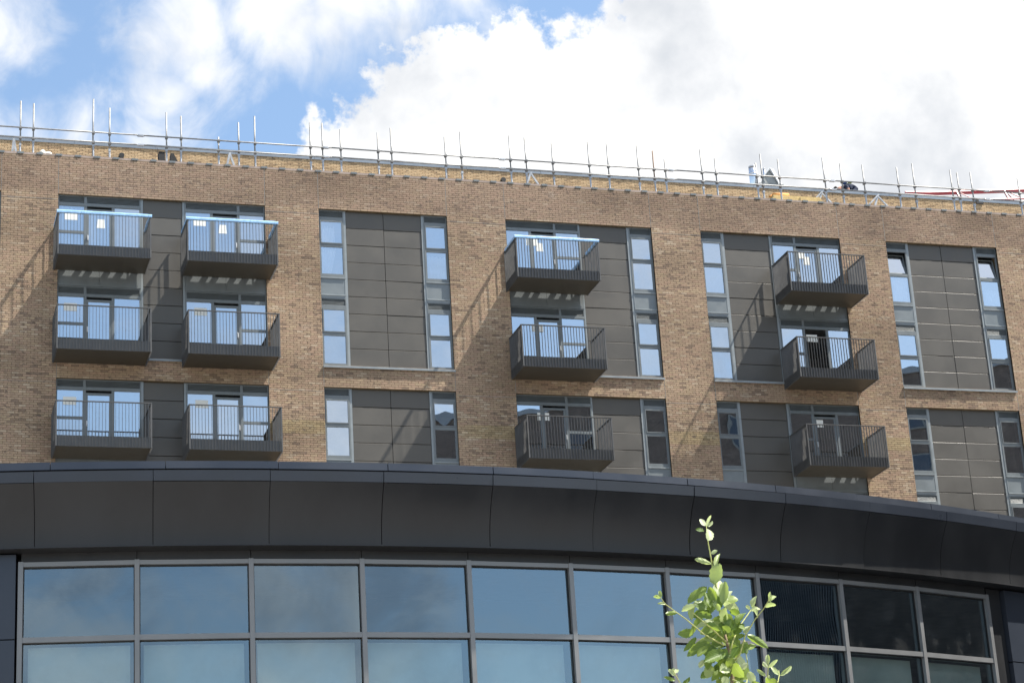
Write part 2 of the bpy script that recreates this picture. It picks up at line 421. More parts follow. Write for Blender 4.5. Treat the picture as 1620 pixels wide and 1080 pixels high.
# --- windows
def pane_mesh(wd, ht, sag, name='pane', m='glass_flat'):
    n = 9; P = []
    for j in range(n):
        r = []
        for i in range(n):
            u, v = i/(n-1), j/(n-1); r.append((u*wd, sag*16*u*(1-u)*v*(1-v), v*ht))
        P.append(r)
    mb = MB().grid(P); i0 = len(mb.v)
    return mb.mesh(name, m, True)
PANES = {}
def add_pane(win, x0, x1, z0, z1, wx, y, L_):
    k = (round(x1-x0, 3), round(z1-z0, 3), rnd.choice((0, 1, 2)))
    if k not in PANES: PANES[k] = pane_mesh(x1-x0, z1-z0, (.0007, .0009, .0004)[k[2]])
    o = link('pane', PANES[k], win, (wx+x0, y, L_+z0)); o.rotation_euler = (rnd.uniform(-.002, .002), 0, rnd.uniform(-.0035, .0035))
    return o
def louvre(x0, x1, z0, z1):
    mb = MB().box(x0, x1, .135, .145, z0, z1); n = 5; h = (z1-z0)/n
    for i in range(n):
        z = z0+i*h
        mb.prism([(x0, .094, z+.004), (x0, .10, z+.002), (x0, .128, z+h*.92), (x0, .120, z+h*.96)], (x1-x0, 0, 0))
    return mb
WIN_MESH = {}
def framed(x0, x1, z0, z1, gx0, gx1, gz0, gz1, ya, yb):      # a rectangular ring
    return [(x0, gx0, ya, yb, z0, z1), (gx1, x1, ya, yb, z0, z1), (gx0, gx1, ya, yb, z0, gz0), (gx0, gx1, ya, yb, gz1, z1)]
def narrow_window(x0, x1, k, flip, open_top=False):
    L_ = L[k]; w_ = x1-x0; key = ('n', round(w_, 3), flip, k % 2, open_top)
    g0, g1 = (.085, w_-.075) if not flip else (.075, w_-.085)
    if key not in WIN_MESH:
        mb = MB(); y0, y1 = .085, .155
        for b in framed(0, w_, -2.36, -.25, .05, w_-.05, -2.25, -.36, y0, y1): mb.box(*b)
        mb.box(0, w_, y0, y1, -.045, 0); mb.box(0, .03, y0, y1, -.25, -.045); mb.box(w_-.03, w_, y0, y1, -.25, -.045)
        mb.box(.05, w_-.05, y0+.005, y1, -1.285, -1.18)
        for b in ([] if open_top else framed(.05, w_-.05, -1.18, -.36, g0, g1, -1.15, -.41, y0-.012, y1-.02)): mb.box(*b)
        for b in framed(.05, w_-.05, -2.25, -1.285, g0-.012, g1+.012, -2.235, -1.30, y0+.012, y1): mb.box(*b)
        WIN_MESH[key] = (mb.mesh('window', 'frame'), louvre(.03, w_-.03, -.245, -.045).mesh('louvre', 'frame'))
    me, lo = WIN_MESH[key]
    win = link('window', me, apt, (x0, 0, L_)); link('louvre', lo, win, (x0, 0, L_))
    o = add_pane(win, g0, g1, -1.15, -.41, x0, .10, L_)
    add_pane(win, g0-.012, g1+.012, -2.235, -1.30, x0, .115, L_)
    if open_top:                                             # sash tilted inwards at the top
        sash = MB(); tl = math.radians(-11)
        for b in framed(g0-.03, g1+.03, 0, .80, g0+.012, g1-.012, .045, .755, -.02, .03): sash.box(*b)
        so_ = build(sash, 'sash', 'frame', win, loc=(x0, .16, L_-1.175)); so_.rotation_euler.x = tl
        o.location = Vector((g0+.012, .16, -1.175)); o.rotation_euler = (tl, 0, 0); o.data = pane_mesh(g1-g0-.024, .78, .0008)
    if k % 2 == 0:
        sp = MB()
        for b in framed(0, w_, -3.07, -2.362, .02, w_-.02, -2.945, -2.42, .085, .15): sp.box(*b)
        sp.box(.0, w_, .06, .09, -2.40, -2.365); sp.box(0, w_, .06, .09, -3.0, -2.965)
        f_ = build(sp, 'spandrel_frame', 'trim', apt, loc=(x0, 0, L_))
        build(MB().box(.022, w_-.022, .092, .11, -2.94, -2.425), 'spandrel_panel', 'spandrel', f_, loc=(x0, 0, L_))
    return win
def balcony_window(x0, k, flip, paper=(0, .2), paper2=None, door_open=False):
    L_ = L[k]; w_ = 2.60; key = ('b', flip, k % 2)
    X = lambda a, b: (a, b) if not flip else (w_-b, w_-a)
    if key not in WIN_MESH:
        mb = MB(); y0, y1 = .085, .155
        mb.box(0, w_, y0, y1, -.035, 0); mb.box(0, w_, y0-.01, y1, -.35, -.25)
        for a, b in ((0, .04), (.82, .91), (2.56, 2.6)): mb.box(*X(a, b), y0, y1, -.25, -.035)
        for a, b in ((0, .04), (.82, .91), (1.69, 1.78), (2.56, 2.6)): mb.box(*X(a, b), y0, y1, -2.36, -.35)
        for a, b in ((.04, .82), (.91, 1.69), (1.78, 2.56)): mb.box(*X(a, b), y0+.01, y1, -2.36, -2.25)
        mb.box(*X(.04, .82), y0, y1, -1.29, -1.20)
        lv = louvre(*X(.04, .82), -.25, -.035); l2 = louvre(*X(.91, 2.56), -.25, -.035); n = len(lv.v); lv.v += l2.v; lv.f += [tuple(i+n for i in f) for f in l2.f]
        dr = MB(); a, b = X(.91, 1.69)
        for q in framed(a, b, -2.25, -.43, a+.06, b-.06, -2.15, -.50, .095, .145): dr.box(*q)
        WIN_MESH[key] = (mb.mesh('window', 'frame'), lv.mesh('louvre', 'frame'), dr.mesh('door', 'frame'))
    me, lo, dr = WIN_MESH[key]
    win = link('window', me, apt, (x0, 0, L_)); link('louvre', lo, win, (x0, 0, L_))
    a, b = X(.04, .82); add_pane(win, a, b, -1.20, -.35, x0, .11, L_); add_pane(win, a, b, -2.25, -1.29, x0, .11, L_)
    a, b = X(1.78, 2.56); add_pane(win, a, b, -2.25, -.35, x0, .11, L_)
    a, b = X(.91, 1.69)
    d = link('door', dr, win, (x0, 0, L_))
    if door_open:
        c = x0+a; M = Matrix.Translation((c, .10, L_)) @ Matrix.Rotation(math.radians(62), 4, 'Z') @ Matrix.Translation((-a, -.10, 0))
        q = M.to_translation(); d.location = q-WP[win]; d.rotation_euler.z = math.radians(62)
        o = link('pane', pane_mesh(b-a-.12, 1.65, .0003), win, (0, 0, 0)); v = M @ Vector((a+.06, .12, -2.15)); o.location = v-WP[win]; o.rotation_euler.z = math.radians(62)
    else:
        add_pane(win, a+.06, b-.06, -2.15, -.50, x0, .12, L_)
        hx = (b-.03) if flip else (a+.03)
        build(MB().box(-.012, .012, -.05, -.012, -.07, .07).box(-.018, .018, -.012, 0, -.085, .085), 'handle', 'white_plastic', win, loc=(x0+hx, .094, L_-1.42))
    if paper is not None:
        build(MB().box(0, .40, 0, .002, 0, .26), 'notice', 'paper', win, loc=(x0+paper[0], .104, L_-paper[1]))
    if paper2 is not None:
        build(MB().prism([(0, 0, 0), (.26, 0, 0), (.24, 0, .30), (.03, 0, .30)], (0, .002, 0)), 'notice', 'paper', win, loc=(x0+paper2[0], .112, L_-paper2[1]))
    if k % 2 == 0 or k == 2:
        sp = MB()
        for x in (0, w_/2): sp.box(x+.004, x+w_/2-.004, .075, .11, -2.98, -2.362)
        sp.box(0, w_, .06, .12, -3.07, -2.985)
        f_ = build(sp, 'spandrel_panel', 'frame', apt, loc=(x0, 0, L_))
    return win

for k in range(4):
    narrow_window(2.99, 3.825, k, True)
    narrow_window(13.962, 14.80, k, False); narrow_window(17.507, 18.303, k, True)
    narrow_window(24.735, 25.53, k, True)
    narrow_window(27.321, 28.115, k, False)
    narrow_window(34.319, 35.133, k, False, open_top=(k == 0)); narrow_window(37.865, 38.675, k, True, open_top=(k == 0))
    if k < 3:
        balcony_window(5.588, k, False, (.22, .83), (1.22, 1.06) if k == 0 else None)
        balcony_window(9.592, k, True, (.28, .80), (1.1, 1.02) if k == 0 else None)
        balcony_window(20.328, k, True, (.72, .86), (1.05, 1.05) if k == 0 else None)
        balcony_window(29.974, k, False, (.82, .80) if k != 1 else (.95, .80), (1.15, 1.02) if k == 0 else None, door_open=(k == 1))
    else:
        for x0 in (5.588, 9.592, 20.328, 29.974): balcony_window(x0, k, False, None)
# trim posts between windows and panels, and sills
for a, b in ((2.95, 2.99), (14.80, 14.875), (17.431, 17.507), (8.19, 8.264), (9.524, 9.59), (22.93, 22.966), (24.649, 24.735), (28.115, 28.205), (29.893, 29.972), (35.135, 35.22), (37.776, 37.863)):
    for z0, z1 in OPEN: build(MB().box(0, b-a, .098, .16, 0, z1-z0-.003), 'trim_post', 'trim', apt, loc=(a, 0, z0+.002))
for a, b in BAYS:
    for z0, z1 in OPEN:
        build(MB().box(-.01, b-a+.01, -.06, .15, 0, .02).box(-.01, b-a+.01, -.065, -.055, -.05, .02).box(.005, b-a-.005, .10, .16, .02, .055), 'sill', 'trim', apt, loc=(a, 0, z0-.02))

# --- balconies
BW, BD = 2.87, 1.40
tray = MB(); t_ = .012
tray.box(.03, BW-.03, -BD+.03, -BD+.045, .0, .34).box(.03, .045, -BD+.045, -.01, .0, .34).box(BW-.045, BW-.03, -BD+.045, -.01, .0, .34)
tray.box(.045, BW-.045, -BD+.045, -.012, .27, .31)
for x in (.35, .85, 1.18, 1.75, 2.15, 2.6): tray.box(x-.045, x+.045, -.012, .07, .05, .27)
tray_m = tray.mesh('balcony', 'balcony')
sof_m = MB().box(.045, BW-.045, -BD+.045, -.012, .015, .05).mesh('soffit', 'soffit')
rail = MB().box(-.004, BW+.004, -BD-.004, -BD+.056, 1.405, 1.43).box(-.004, .056, -BD+.056, -.0, 1.405, 1.43).box(BW-.056, BW+.004, -BD+.056, -.0, 1.405, 1.43)
rail_m = rail.mesh('top_rail', 'balcony')
fin_f = MB().box(-.0045, .0045, -.022, .022, .0, 1.405).mesh('baluster', 'balcony')
fin_s = MB().box(-.022, .022, -.0045, .0045, .0, 1.405).mesh('baluster', 'balcony')
post_m = MB().box(-.02, .02, -.02, .02, 0, 1.405).mesh('corner_post', 'balcony')
NB = 29
def balcony(x0, k, sleeve=False, label=None):
    z0 = L[k]-2.61
    b = link('balcony', tray_m, apt, (x0, 0, z0)); 
    if label: b['label'] = label
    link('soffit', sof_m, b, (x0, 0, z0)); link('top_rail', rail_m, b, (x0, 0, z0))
    for i in range(1, NB):
        o = link('baluster', fin_f, b, (x0+BW*i/NB, -BD+.005, z0)); o.rotation_euler.z = rnd.uniform(-.03, .03)
    for s in (0, 1):
        xs = x0+(.005 if s == 0 else BW-.005)
        for i in range(1, 14): link('baluster', fin_s, b, (xs, -BD+BD*i/14, z0))
        link('corner_post', post_m, b, (x0+(.02 if s == 0 else BW-.02), -BD+.02, z0)); link('corner_post', post_m, b, (x0+(.024 if s == 0 else BW-.024), -.03, z0))
    if sleeve:
        def sleeve_piece(p, q):
            p, q = Vector(p), Vector(q); mb = MB(); d = (q-p).normalized(); n = Vector((0, 0, 1)); a = d.cross(n)
            prof = [(-.046, -.05), (.046, -.05), (.05, .01), (.036, .04), (-.036, .04), (-.05, .01)]
            mb.prism([p+a*u+n*v for u, v in prof], q-p); return mb
        zr = 1.425; cuts = [-.03, .72, 2.0, 2.12, BW-.08, BW+.03]
        for u, v in zip(cuts, cuts[1:]):
            build(sleeve_piece((u, -BD+.026, zr), (v-.006, -BD+.026, zr)), 'protective_sleeve', 'blue_sleeve', b, loc=(x0, 0, z0+rnd.uniform(-.004, .004)), label='pale blue foam sleeve on the top rail')
        for xs in (.026, BW-.026):
            build(sleeve_piece((xs, -BD+.07, zr), (xs, -.18, zr)), 'protective_sleeve', 'blue_sleeve', b, loc=(x0, 0, z0), label='pale blue foam sleeve on the top rail')
    return b
for k in range(3):
    balcony(5.46, k, k == 0); balcony(9.45, k, k == 0); balcony(20.2, k, k == 0); balcony(29.85, k)

# --- curtains and sheets seen through the glass
def curtain(x0, x1, z0, z1, y, label, taper=.0, m='curtain', cat='curtain'):
    P = []; n = 26
    for j in range(9):
        v = j/8; r = []
        for i in range(n):
            u = i/(n-1); xx = x0+(x1-x0)*(u*(1-taper*(1-v))); r.append((xx-x0, .035*math.sin(u*29+v*2)+.02*math.sin(u*11+v*5), v*(z1-z0)+.03*math.sin(u*7)*(v > .9)))
        P.append(r)
    o = build(MB().grid(P), 'curtain', m, None, True, loc=(x0, y, z0), label=label, cat=cat, group='sheets hung inside the windows')
    md = o.modifiers.new('thick', 'SOLIDIFY'); md.thickness = .004
curtain(14.02, 14.50, 28.95, 29.55, .18, 'white sheet behind the upper left window pane beside the two-panel strip')
curtain(14.02, 14.55, 27.75, 28.80, .18, 'white sheet hanging in the lower pane of the top left narrow window', .45)
curtain(17.60, 18.22, 27.75, 28.68, .18, 'bunched white sheet filling the lower pane right of the two-panel strip', .1)
curtain(34.42, 35.05, 27.75, 28.80, .18, 'white net sheet below the left tilted-open window at far right', .15)
curtain(38.05, 38.6, 27.75, 28.5, .18, 'white sheet below the right tilted-open window at far right', -.3)
curtain(5.66, 6.35, 27.75, 29.72, .19, 'pale sheet across the left pane of the leftmost top balcony window')
curtain(6.55, 7.22, 27.75, 29.6, .21, 'pale sheet behind the door of the leftmost top balcony', .2)

# ------------------------------------------------------------------ roof edge protection
YG = .20
gr = link('scaffold_guardrail', None, None, (22, YG, PAR+.02), label='galvanised scaffold-tube guardrail along the brick parapet', cat='guardrail')
TOPS = [(33, 160), (53.5, 164), (148, 157), (173.5, 171), (263, 178), (286, 184), (345.5, 217), (377, 194), (402.5, 184), (490, 194), (509, 195), (538, 205), (597, 210), (617.5, 203), (703, 217), (727.5, 209), (805, 215), (829.5, 218), (872.5, 227), (929.5, 225), (959.5, 227), (1007, 230), (1032, 239), (1051, 252), (1107, 237), (1130.5, 251), (1195, 258), (1202, 244), (1230, 252), (1300.5, 250), (1328.5, 259), (1363.5, 261), (1418, 265), (1442.5, 259), (1502.5, 269), (1513.5, 273), (1534.5, 273), (1609.5, 282)]
cup = MB().box(-.04, .04, -.09, .05, -.035, .035).tube([(-.05, -.06, 0), (.05, -.06, 0)], .034, 8)
cup_m = cup.mesh('coupler', 'galv')
foot_m = MB().box(-.045, .045, -.05, .05, 0, .05).tube([(0, 0, .05), (0, 0, .42)], .031, 10).box(-.035, .035, -.045, .045, .42, .50).mesh('socket', 'galv_bright')
px_tops = [(-70, 150), (-45, 158)]+TOPS+[(1660, 288), (1690, 285)]
for i, (px, py) in enumerate(px_tops):
    p = at_y(px, py, YG); z0 = PAR+.06
    lean = rnd.uniform(-.012, .012)
    u_ = build(MB().tube([(0, 0, 0), (lean*(p.z-z0), 0, p.z-z0)], .0245, 10), 'upright', 'rust' if abs(px-1032) < 2 else 'galv', gr, True, loc=(p.x-lean*(p.z-z0), YG, z0))
    link('socket', foot_m, u_, (p.x, YG, z0)) if i % 3 != 2 else link('socket', foot_m, u_, (p.x, YG, z0-.12))
    if p.z > 32.35: link('coupler', cup_m, u_, (p.x, YG, 32.38))
    link('coupler', cup_m, u_, (p.x, YG, 32.04))
for zr in (32.38, 32.04):
    x = -4.
    n = 0
    while x < 46:
        e = min(x+6.1, 46.5); yy = YG-.06-(.0 if n % 2 else .012)
        build(MB().tube([(0, 0, 0), ((e-x)/2, 0, rnd.uniform(-.015, .005)), (e-x+.2, 0, 0)], .0242, 10), 'guard_rail', 'galv', gr, True, loc=(x, yy, zr+(n % 2)*.012))
        build(MB().tube([(-.12, 0, 0), (.12, 0, 0)], .036, 8).box(-.09, .09, -.05, .05, -.03, .02), 'sleeve_coupler', 'galv_bright', gr, loc=(e, YG-.06, zr))
        x = e; n += 1
def aframe(apex, feet, y, flat=False):
    a = at_y(*apex, y); mb = MB()
    for i, f in enumerate(feet):
        b = at_y(*f, y); d = (b-a).normalized(); b = b+d*.25; s = Vector((.035, 0, 0)); t = Vector((0, .05, 0)); q = t*(i-.5)*1.2
        mb.prism([a+q-s-t/2-a, a+q+s-t/2-a, a+q+s+t/2-a, a+q-s+t/2-a], b-a)
    build(mb, 'brace', 'galv_bright', gr, loc=a)
aframe((22, 220), [(19.5, 240), (25.5, 241)], .75)
aframe((363.5, 242), [(359, 262), (371, 263)], .75)
aframe((839.5, 273), [(834, 289), (853, 293)], .75)
aframe((1300.5, 303), [(1283.5, 321), (1296, 320), (1318.5, 321)], .75)
aframe((1389.5, 308), [(1372.5, 326), (1384.5, 326), (1408, 327)], .75)
# things left on the ledge behind the parapet
# raised gutter ledge behind the parapet carries loose material
build(MB().box(XL, XR, .45, 2.2, 30.9, PAR+.25), 'gutter_upstand', 'roof_felt', apt)
ZL = PAR+.25
def lump(c, r, sq, seed, n=12):
    rr = random.Random(seed); P = []
    for j in range(n+1):
        th = math.pi*j/n; row = []
        for i in range(2*n+1):
            ph = 2*math.pi*(i % (2*n))/(2*n); k = 1+.10*math.sin(3*ph+seed)*math.sin(2*th+seed)
            row.append((r[0]*k*math.sin(th)*math.cos(ph), r[1]*k*math.sin(th)*math.sin(ph), r[2]*(1-math.cos(th)) * (1 if th < 99 else 0)))
        P.append(row)
    return MB().grid(P)
for (px, py), r, lab in (((67.5, 243), (.12, .12, .17), 'cream sack on the parapet ledge, left of its pair'), ((76.5, 245), (.14, .12, .145), 'off-white sack on the parapet ledge, right of its pair')):
    p = at_y(px, py, .9); build(lump(None, r, 1, px), 'sack', 'sack', None, True, loc=(p.x, .9, ZL), label=lab, cat='sack', group='sacks on the parapet ledge')
p = at_y(255.5, 250, .9)
mb = MB(); mb.prism([(-.09, -.12, 0), (.11, -.12, 0), (.11, .12, 0), (-.09, .12, 0)], (-.015, 0, .47)); mb.box(-.10, .10, -.13, .13, .47, .485); mb.tube([(-.12, -.10, 0), (-.14, -.1, .62)], .008, 6)
build(mb, 'bucket', 'black', None, loc=(p.x, .9, ZL), label='upright black tub on the parapet between two scaffold posts', cat='tub')
p = at_y(275, 252, .9)
mb = MB().prism([(-.13, -.12, 0), (.20, -.12, 0), (-.02, -.12, .46), (-.12, -.12, .46)], (0, .26, 0)); mb.box(-.15, .22, -.14, .16, -.0, .012)
build(mb, 'tool_bag', 'black', None, loc=(p.x, .9, ZL), label='slumped black bag with slanting side on the parapet', cat='bag')
p = at_y(1248, 316, .8)
ins = link('insulation_pack', None, None, (p.x, .8, ZL), label='yellow insulation boards with an orange roll lying on the parapet', cat='insulation')
for i in range(2): build(MB().box(-.75+.03*i, 1.15-.05*i, -.3, .3, .105*i, .105*i+.1), 'board', 'foam', ins, loc=(p.x, .8, ZL))
build(MB().tube([(-.65, -.1, .27), (-.05, -.1, .29)], [.085, .095], 12).tube([(-.66, -.1, .27), (-.80, -.1, .2)], .03, 8), 'roll', 'orange_foam', ins, True, loc=(p.x, .8, ZL))

# ------------------------------------------------------------------ on the penthouse roof
build(MB().box(XL-2, 62, YS+.3, YS+12, 0, .1), 'roof_deck', 'roof_felt', pent, loc=(0, 0, ZC-.95+.96))
ZR = ZC+.11
def flue(px, ptop, y, r, lab):
    t = at_y(px, ptop, y); fl = link('flue', None, None, (t.x, y, ZR), label=lab, cat='flue'); h = t.z-ZR
    build(MB().tube([(0, 0, 0), (0, 0, h-.32), (0, 0, h-.30), (0, 0, h)], [r, r, r*1.0, r*1.0], 24), 'pipe', 'chrome', fl, True, loc=(t.x, y, ZR))
    build(MB().tube([(0, 0, h-.36), (0, 0, h-.28)], r*1.09, 24), 'band', 'chrome', fl, True, loc=(t.x, y, ZR))
    build(MB().tube([(0, 0, h-.02), (0, 0, h+.02)], r*1.05, 24), 'collar', 'chrome', fl, True, loc=(t.x, y, ZR))
flue(1190, 264.5, 14, .165, 'wide polished steel flue standing behind the penthouse coping')
flue(1208.5, 267.5, 15, .06, 'thin polished steel pipe beside the tilted roof hatch')
# tilted smoke hatch
y = 13.2; A = at_y(1216.5, 267.5, y); B = at_y(1230.5, 291, y); Cc = at_y(1207, 280, y); Dd = at_y(1211, 290.5, y)
ht = link('roof_hatch', None, None, (A.x, y, ZR), label='grey roof hatch lid tilted open above the coping', cat='hatch')
lid = MB().prism([A, B, Dd, Cc], (.35, 1.1, .15)); lid.v = [tuple(Vector(v)-Vector((A.x, y, ZR))) for v in lid.v]
build(lid, 'lid', 'hatch', ht, loc=(A.x, y, ZR))
ed = MB(); off = Vector((.02, -.05, .03))
for u, v in ((A, B), (A, Cc)): ed.tube([u+off, v+off], .035, 6)
ed.v = [tuple(Vector(v)-Vector((A.x, y, ZR))) for v in ed.v]; build(ed, 'lid_edge', 'hatch_edge', ht, loc=(A.x, y, ZR))
cy = MB().prism([A+Vector((.05, -.02, .02)), A+Vector((.20, .02, .04)), B+Vector((.22, .02, 0)), B+Vector((.02, -.02, 0))], (.05, .2, .02)); cy.v = [tuple(Vector(v)-Vector((A.x, y, ZR))) for v in cy.v]
build(cy, 'lid_skirt', 'hatch_edge', ht, loc=(A.x, y, ZR))
build(MB().box(-.5, .6, .0, 1.3, 0, max(.05, B.z-ZR)), 'kerb', 'hatch', ht, loc=(A.x, y, ZR))

# bending roofer
def skin_person(loc):
    V = {'pelvis': (.28, 0, .34, .16), 'belly': (.12, 0, .40, .155), 'chest': (-.10, 0, .40, .165), 'neck': (-.27, 0, .36, .065), 'headb': (-.34, 0, .33, .085), 'head': (-.43, 0, .28, .10), 'chin': (-.47, 0, .20, .07),
         'shl': (-.14, -.17, .38, .075), 'ell': (-.10, -.24, .14, .05), 'wrl': (-.20, -.22, -.08, .035), 'hal': (-.23, -.21, -.15, .04),
         'shr': (-.14, .17, .38, .075), 'elr': (-.16, .24, .16, .05), 'wrr': (-.28, .20, -.04, .035), 'har': (-.31, .19, -.11, .04),
         'hipl': (.30, -.10, .28, .11), 'knl': (.05, -.14, .02, .075), 'anl': (.40, -.13, -.16, .05), 'tol': (.26, -.13, -.22, .045),
         'hipr': (.30, .10, .28, .11), 'knr': (.08, .14, .02, .075), 'anr': (.42, .13, -.16, .05), 'tor': (.28, .13, -.22, .045)}
    E_ = [('pelvis', 'belly'), ('belly', 'chest'), ('chest', 'neck'), ('neck', 'headb'), ('headb', 'head'), ('head', 'chin'), ('chest', 'shl'), ('shl', 'ell'), ('ell', 'wrl'), ('wrl', 'hal'), ('chest', 'shr'), ('shr', 'elr'), ('elr', 'wrr'), ('wrr', 'har'), ('pelvis', 'hipl'), ('hipl', 'knl'), ('knl', 'anl'), ('anl', 'tol'), ('pelvis', 'hipr'), ('hipr', 'knr'), ('knr', 'anr'), ('anr', 'tor')]
    ks = list(V); me = bpy.data.meshes.new('person'); me.from_pydata([V[k][:3] for k in ks], [(ks.index(a), ks.index(b)) for a, b in E_], [])
    o = link('person', me, None, loc, label='person in navy workwear and blue cap bent over on the roof', cat='person')
    sk = o.modifiers.new('skin', 'SKIN')
    for i, k in enumerate(ks): me.skin_vertices[0].data[i].radius = (V[k][3], V[k][3])
    me.skin_vertices[0].data[0].use_root = True
    sb = o.modifiers.new('sub', 'SUBSURF'); sb.levels = 2; sb.render_levels = 2
    # cloth and skin split by position
    m = bpy.data.materials.new('person_skin_cloth'); m.use_nodes = True; t = NT(m.node_tree); b = m.node_tree.nodes['Principled BSDF']; b.inputs['Roughness'].default_value = .85
    sp = t.n('ShaderNodeSeparateXYZ'); t.put(sp.inputs[0], t.n('ShaderNodeTexCoord').outputs['Object'])
    head = t.m('LESS_THAN', sp.outputs[0], -.25); arm = t.m('LESS_THAN', sp.outputs[2], .24); arm2 = t.m('LESS_THAN', sp.outputs[0], -.02)
    sk_ = t.m('MAXIMUM', head, t.m('MULTIPLY', arm, arm2)); t.put(b.inputs['Base Color'], t.mixc(sk_, (.02, .028, .06, 1), (.48, .25, .17, 1)))
    me.materials.append(m)
    hair = build(lump(None, (.115, .105, .09), 1, 3), 'hair', 'hair', o, True, loc=loc); hair.location = (-.50, 0, .24); hair.rotation_euler.y = -1.2
    cap = build(lump(None, (.12, .12, .075), 1, 5), 'cap', 'capblue', o, True, loc=loc); cap.location = (-.16, -.02, .49)
    hv = MB().box(-.05, .12, -.17, .17, .545, .56).mesh('harness', 'hivis'); h = link('harness', hv, o, loc); h.location = (.02, 0, 0)
    return o
pz = at_y(1340, 297, 11.0)
skin_person((pz.x+.05, 11.0, ZR+.25))

# red crane jib far behind
cy_ = 95.
tip = at_y(1432, 304.5, cy_); far = at_y(1620, 299, cy_)
dirj = (far-tip); dirj.z = 0; ux = dirj.normalized(); slope = (far.z-tip.z)/dirj.length
crane = link('tower_crane', None, None, (tip.x+38, cy_, 0), label='red lattice crane jib showing behind the roof at the right', cat='crane')
base = Vector((tip.x+38, cy_, 0))
def cl_(pts, r, nm): build(MB().tube([Vector(p)-base for p in pts], r, 6), nm, 'crane_red', crane, loc=base)
J0, J1 = tip, tip+ux*38+Vector((0, 0, 38*slope))
cl_([J0, J0+ux*2.2+Vector((0, 0, .05)), J1], [.12, .20, .22], 'top_chord')
for s in (-.7, .7): cl_([J0+Vector((2.5, s*.4, -.5)), J0+Vector((5, s, -1.2+5*slope)), J1+Vector((0, s, -1.3))], .08, 'bottom_chord')
x = 5.0
while x < 37:
    t0 = J0+ux*x+Vector((0, 0, x*slope)); cl_([t0, t0+Vector((0, -.7, -1.25))], .10, 'lacing')
    for s in (-.7, .7): cl_([t0, t0+Vector((1.9, s, -1.3))], .045, 'lacing')
    x += 4.75
for sx in (-.8, .8):
    for sy in (-.8, .8): cl_([base+Vector((sx, sy, 0)), base+Vector((sx, sy, J1.z+4))], .1, 'mast_leg')
z = 0
while z < J1.z+2:
    for a, b in (((-.8, -.8), (.8, -.8)), ((.8, -.8), (.8, .8)), ((.8, .8), (-.8, .8)), ((-.8, .8), (-.8, -.8))):
        cl_([base+Vector((*a, z)), base+Vector((*b, z+2))], .05, 'mast_lacing')
    z += 2.
build(MB().box(1.2, 2.8, -.8, .8, J1.z-2.2, J1.z), 'cab', 'crane_red', crane, loc=base)

# ------------------------------------------------------------------ curved building in front
XC, YC, RC = 6.8666, -7.618, 29.174
def cp(th, dr, z): return Vector((XC+(RC+dr)*math.sin(th), YC-(RC+dr)*math.cos(th), z))
shop = link('curved_shop_building', None, None, (XC, YC-RC+6, 0), label='curved dark grey building with glazed curtain wall and deep cornice', cat='building')
SB = Vector((XC, YC-RC+6, 0))
def arc(th0, th1, prof, n=6, close=True):
    mb = MB(); P = []
    for i in range(n+1):
        th = th0+(th1-th0)*i/n; P.append([cp(th, dr, z) for dr, z in prof]+([cp(th, *prof[0])] if close else []))
    mb.grid(P)
    if close:
        m = len(prof)+1; mb.f.append(tuple(range(m-2, -1, -1))); mb.f.append(tuple(n*m+k for k in range(m-1)))
    mb.f = [f[::-1] for f in mb.f]
    return mb
def shop_part(mb, name, m, parent=None, smooth=False):
    mb.v = [tuple(Vector(v)-SB) for v in mb.v]
    o = build(mb, name, m, parent or shop, smooth, loc=SB)
    return o
def smooth_angle(o, deg=30):
    o.data.shade_smooth()
    try: o.data.set_sharp_from_angle(angle=math.radians(deg))
    except Exception: pass
DT = .0518; T0 = -.15949
JT = [T0+DT*k for k in range(-6, 16)]
gth = .0045/RC
cove = [(.30+.26*(i/9)**2.0, 9.02+.80*i/9) for i in range(10)]
for a, b in zip(JT, JT[1:]):
    dz = rnd.uniform(-.004, .004); dd = rnd.uniform(-.006, .006)
    c = [(d+dd, z+dz) for d, z in cove]
    o = shop_part(arc(a+gth, b-gth, c+[(d-.03, z) for d, z in reversed(c)], 8), 'fascia_panel', 'cladding'); smooth_angle(o)
    o = shop_part(arc(a+gth, b-gth, [(.565+dd, 9.825), (.585+dd, 9.965), (.15, 9.99), (.15, 9.825)], 6), 'cornice_cap', 'cladding_cap'); smooth_angle(o)
    o = shop_part(arc(a+gth+.006, b-gth+.006, [(.11+dd, 10.128), (.10+dd, 10.235), (-.4, 10.25), (-.4, 10.128)], 6), 'parapet_cap', 'cladding_cap'); smooth_angle(o)
TA, TB = JT[0], JT[-1]
shop_part(arc(TA, TB, [(.26, 9.05), (.26, 9.82), (-.3, 10.1), (-.3, 9.05)], 80), 'cornice_core', 'void')
shop_part(arc(TA, TB, [(.06, 9.8), (.06, 10.13), (-.3, 10.13), (-.3, 9.8)], 80), 'cornice_core', 'void')  # near-black band painted in as the shadow line below the parapet cap
shop_part(arc(TA, TB, [(.31, 9.01), (.31, 9.03), (-.2, 9.03), (-.2, 9.01)], 80), 'soffit', 'cladding')
MT = [-.1661+.0514153*k for k in range(11)]
rows = [8.86, 7.855, 6.55, 5.25, 3.95, 2.6, 1.2, .1]
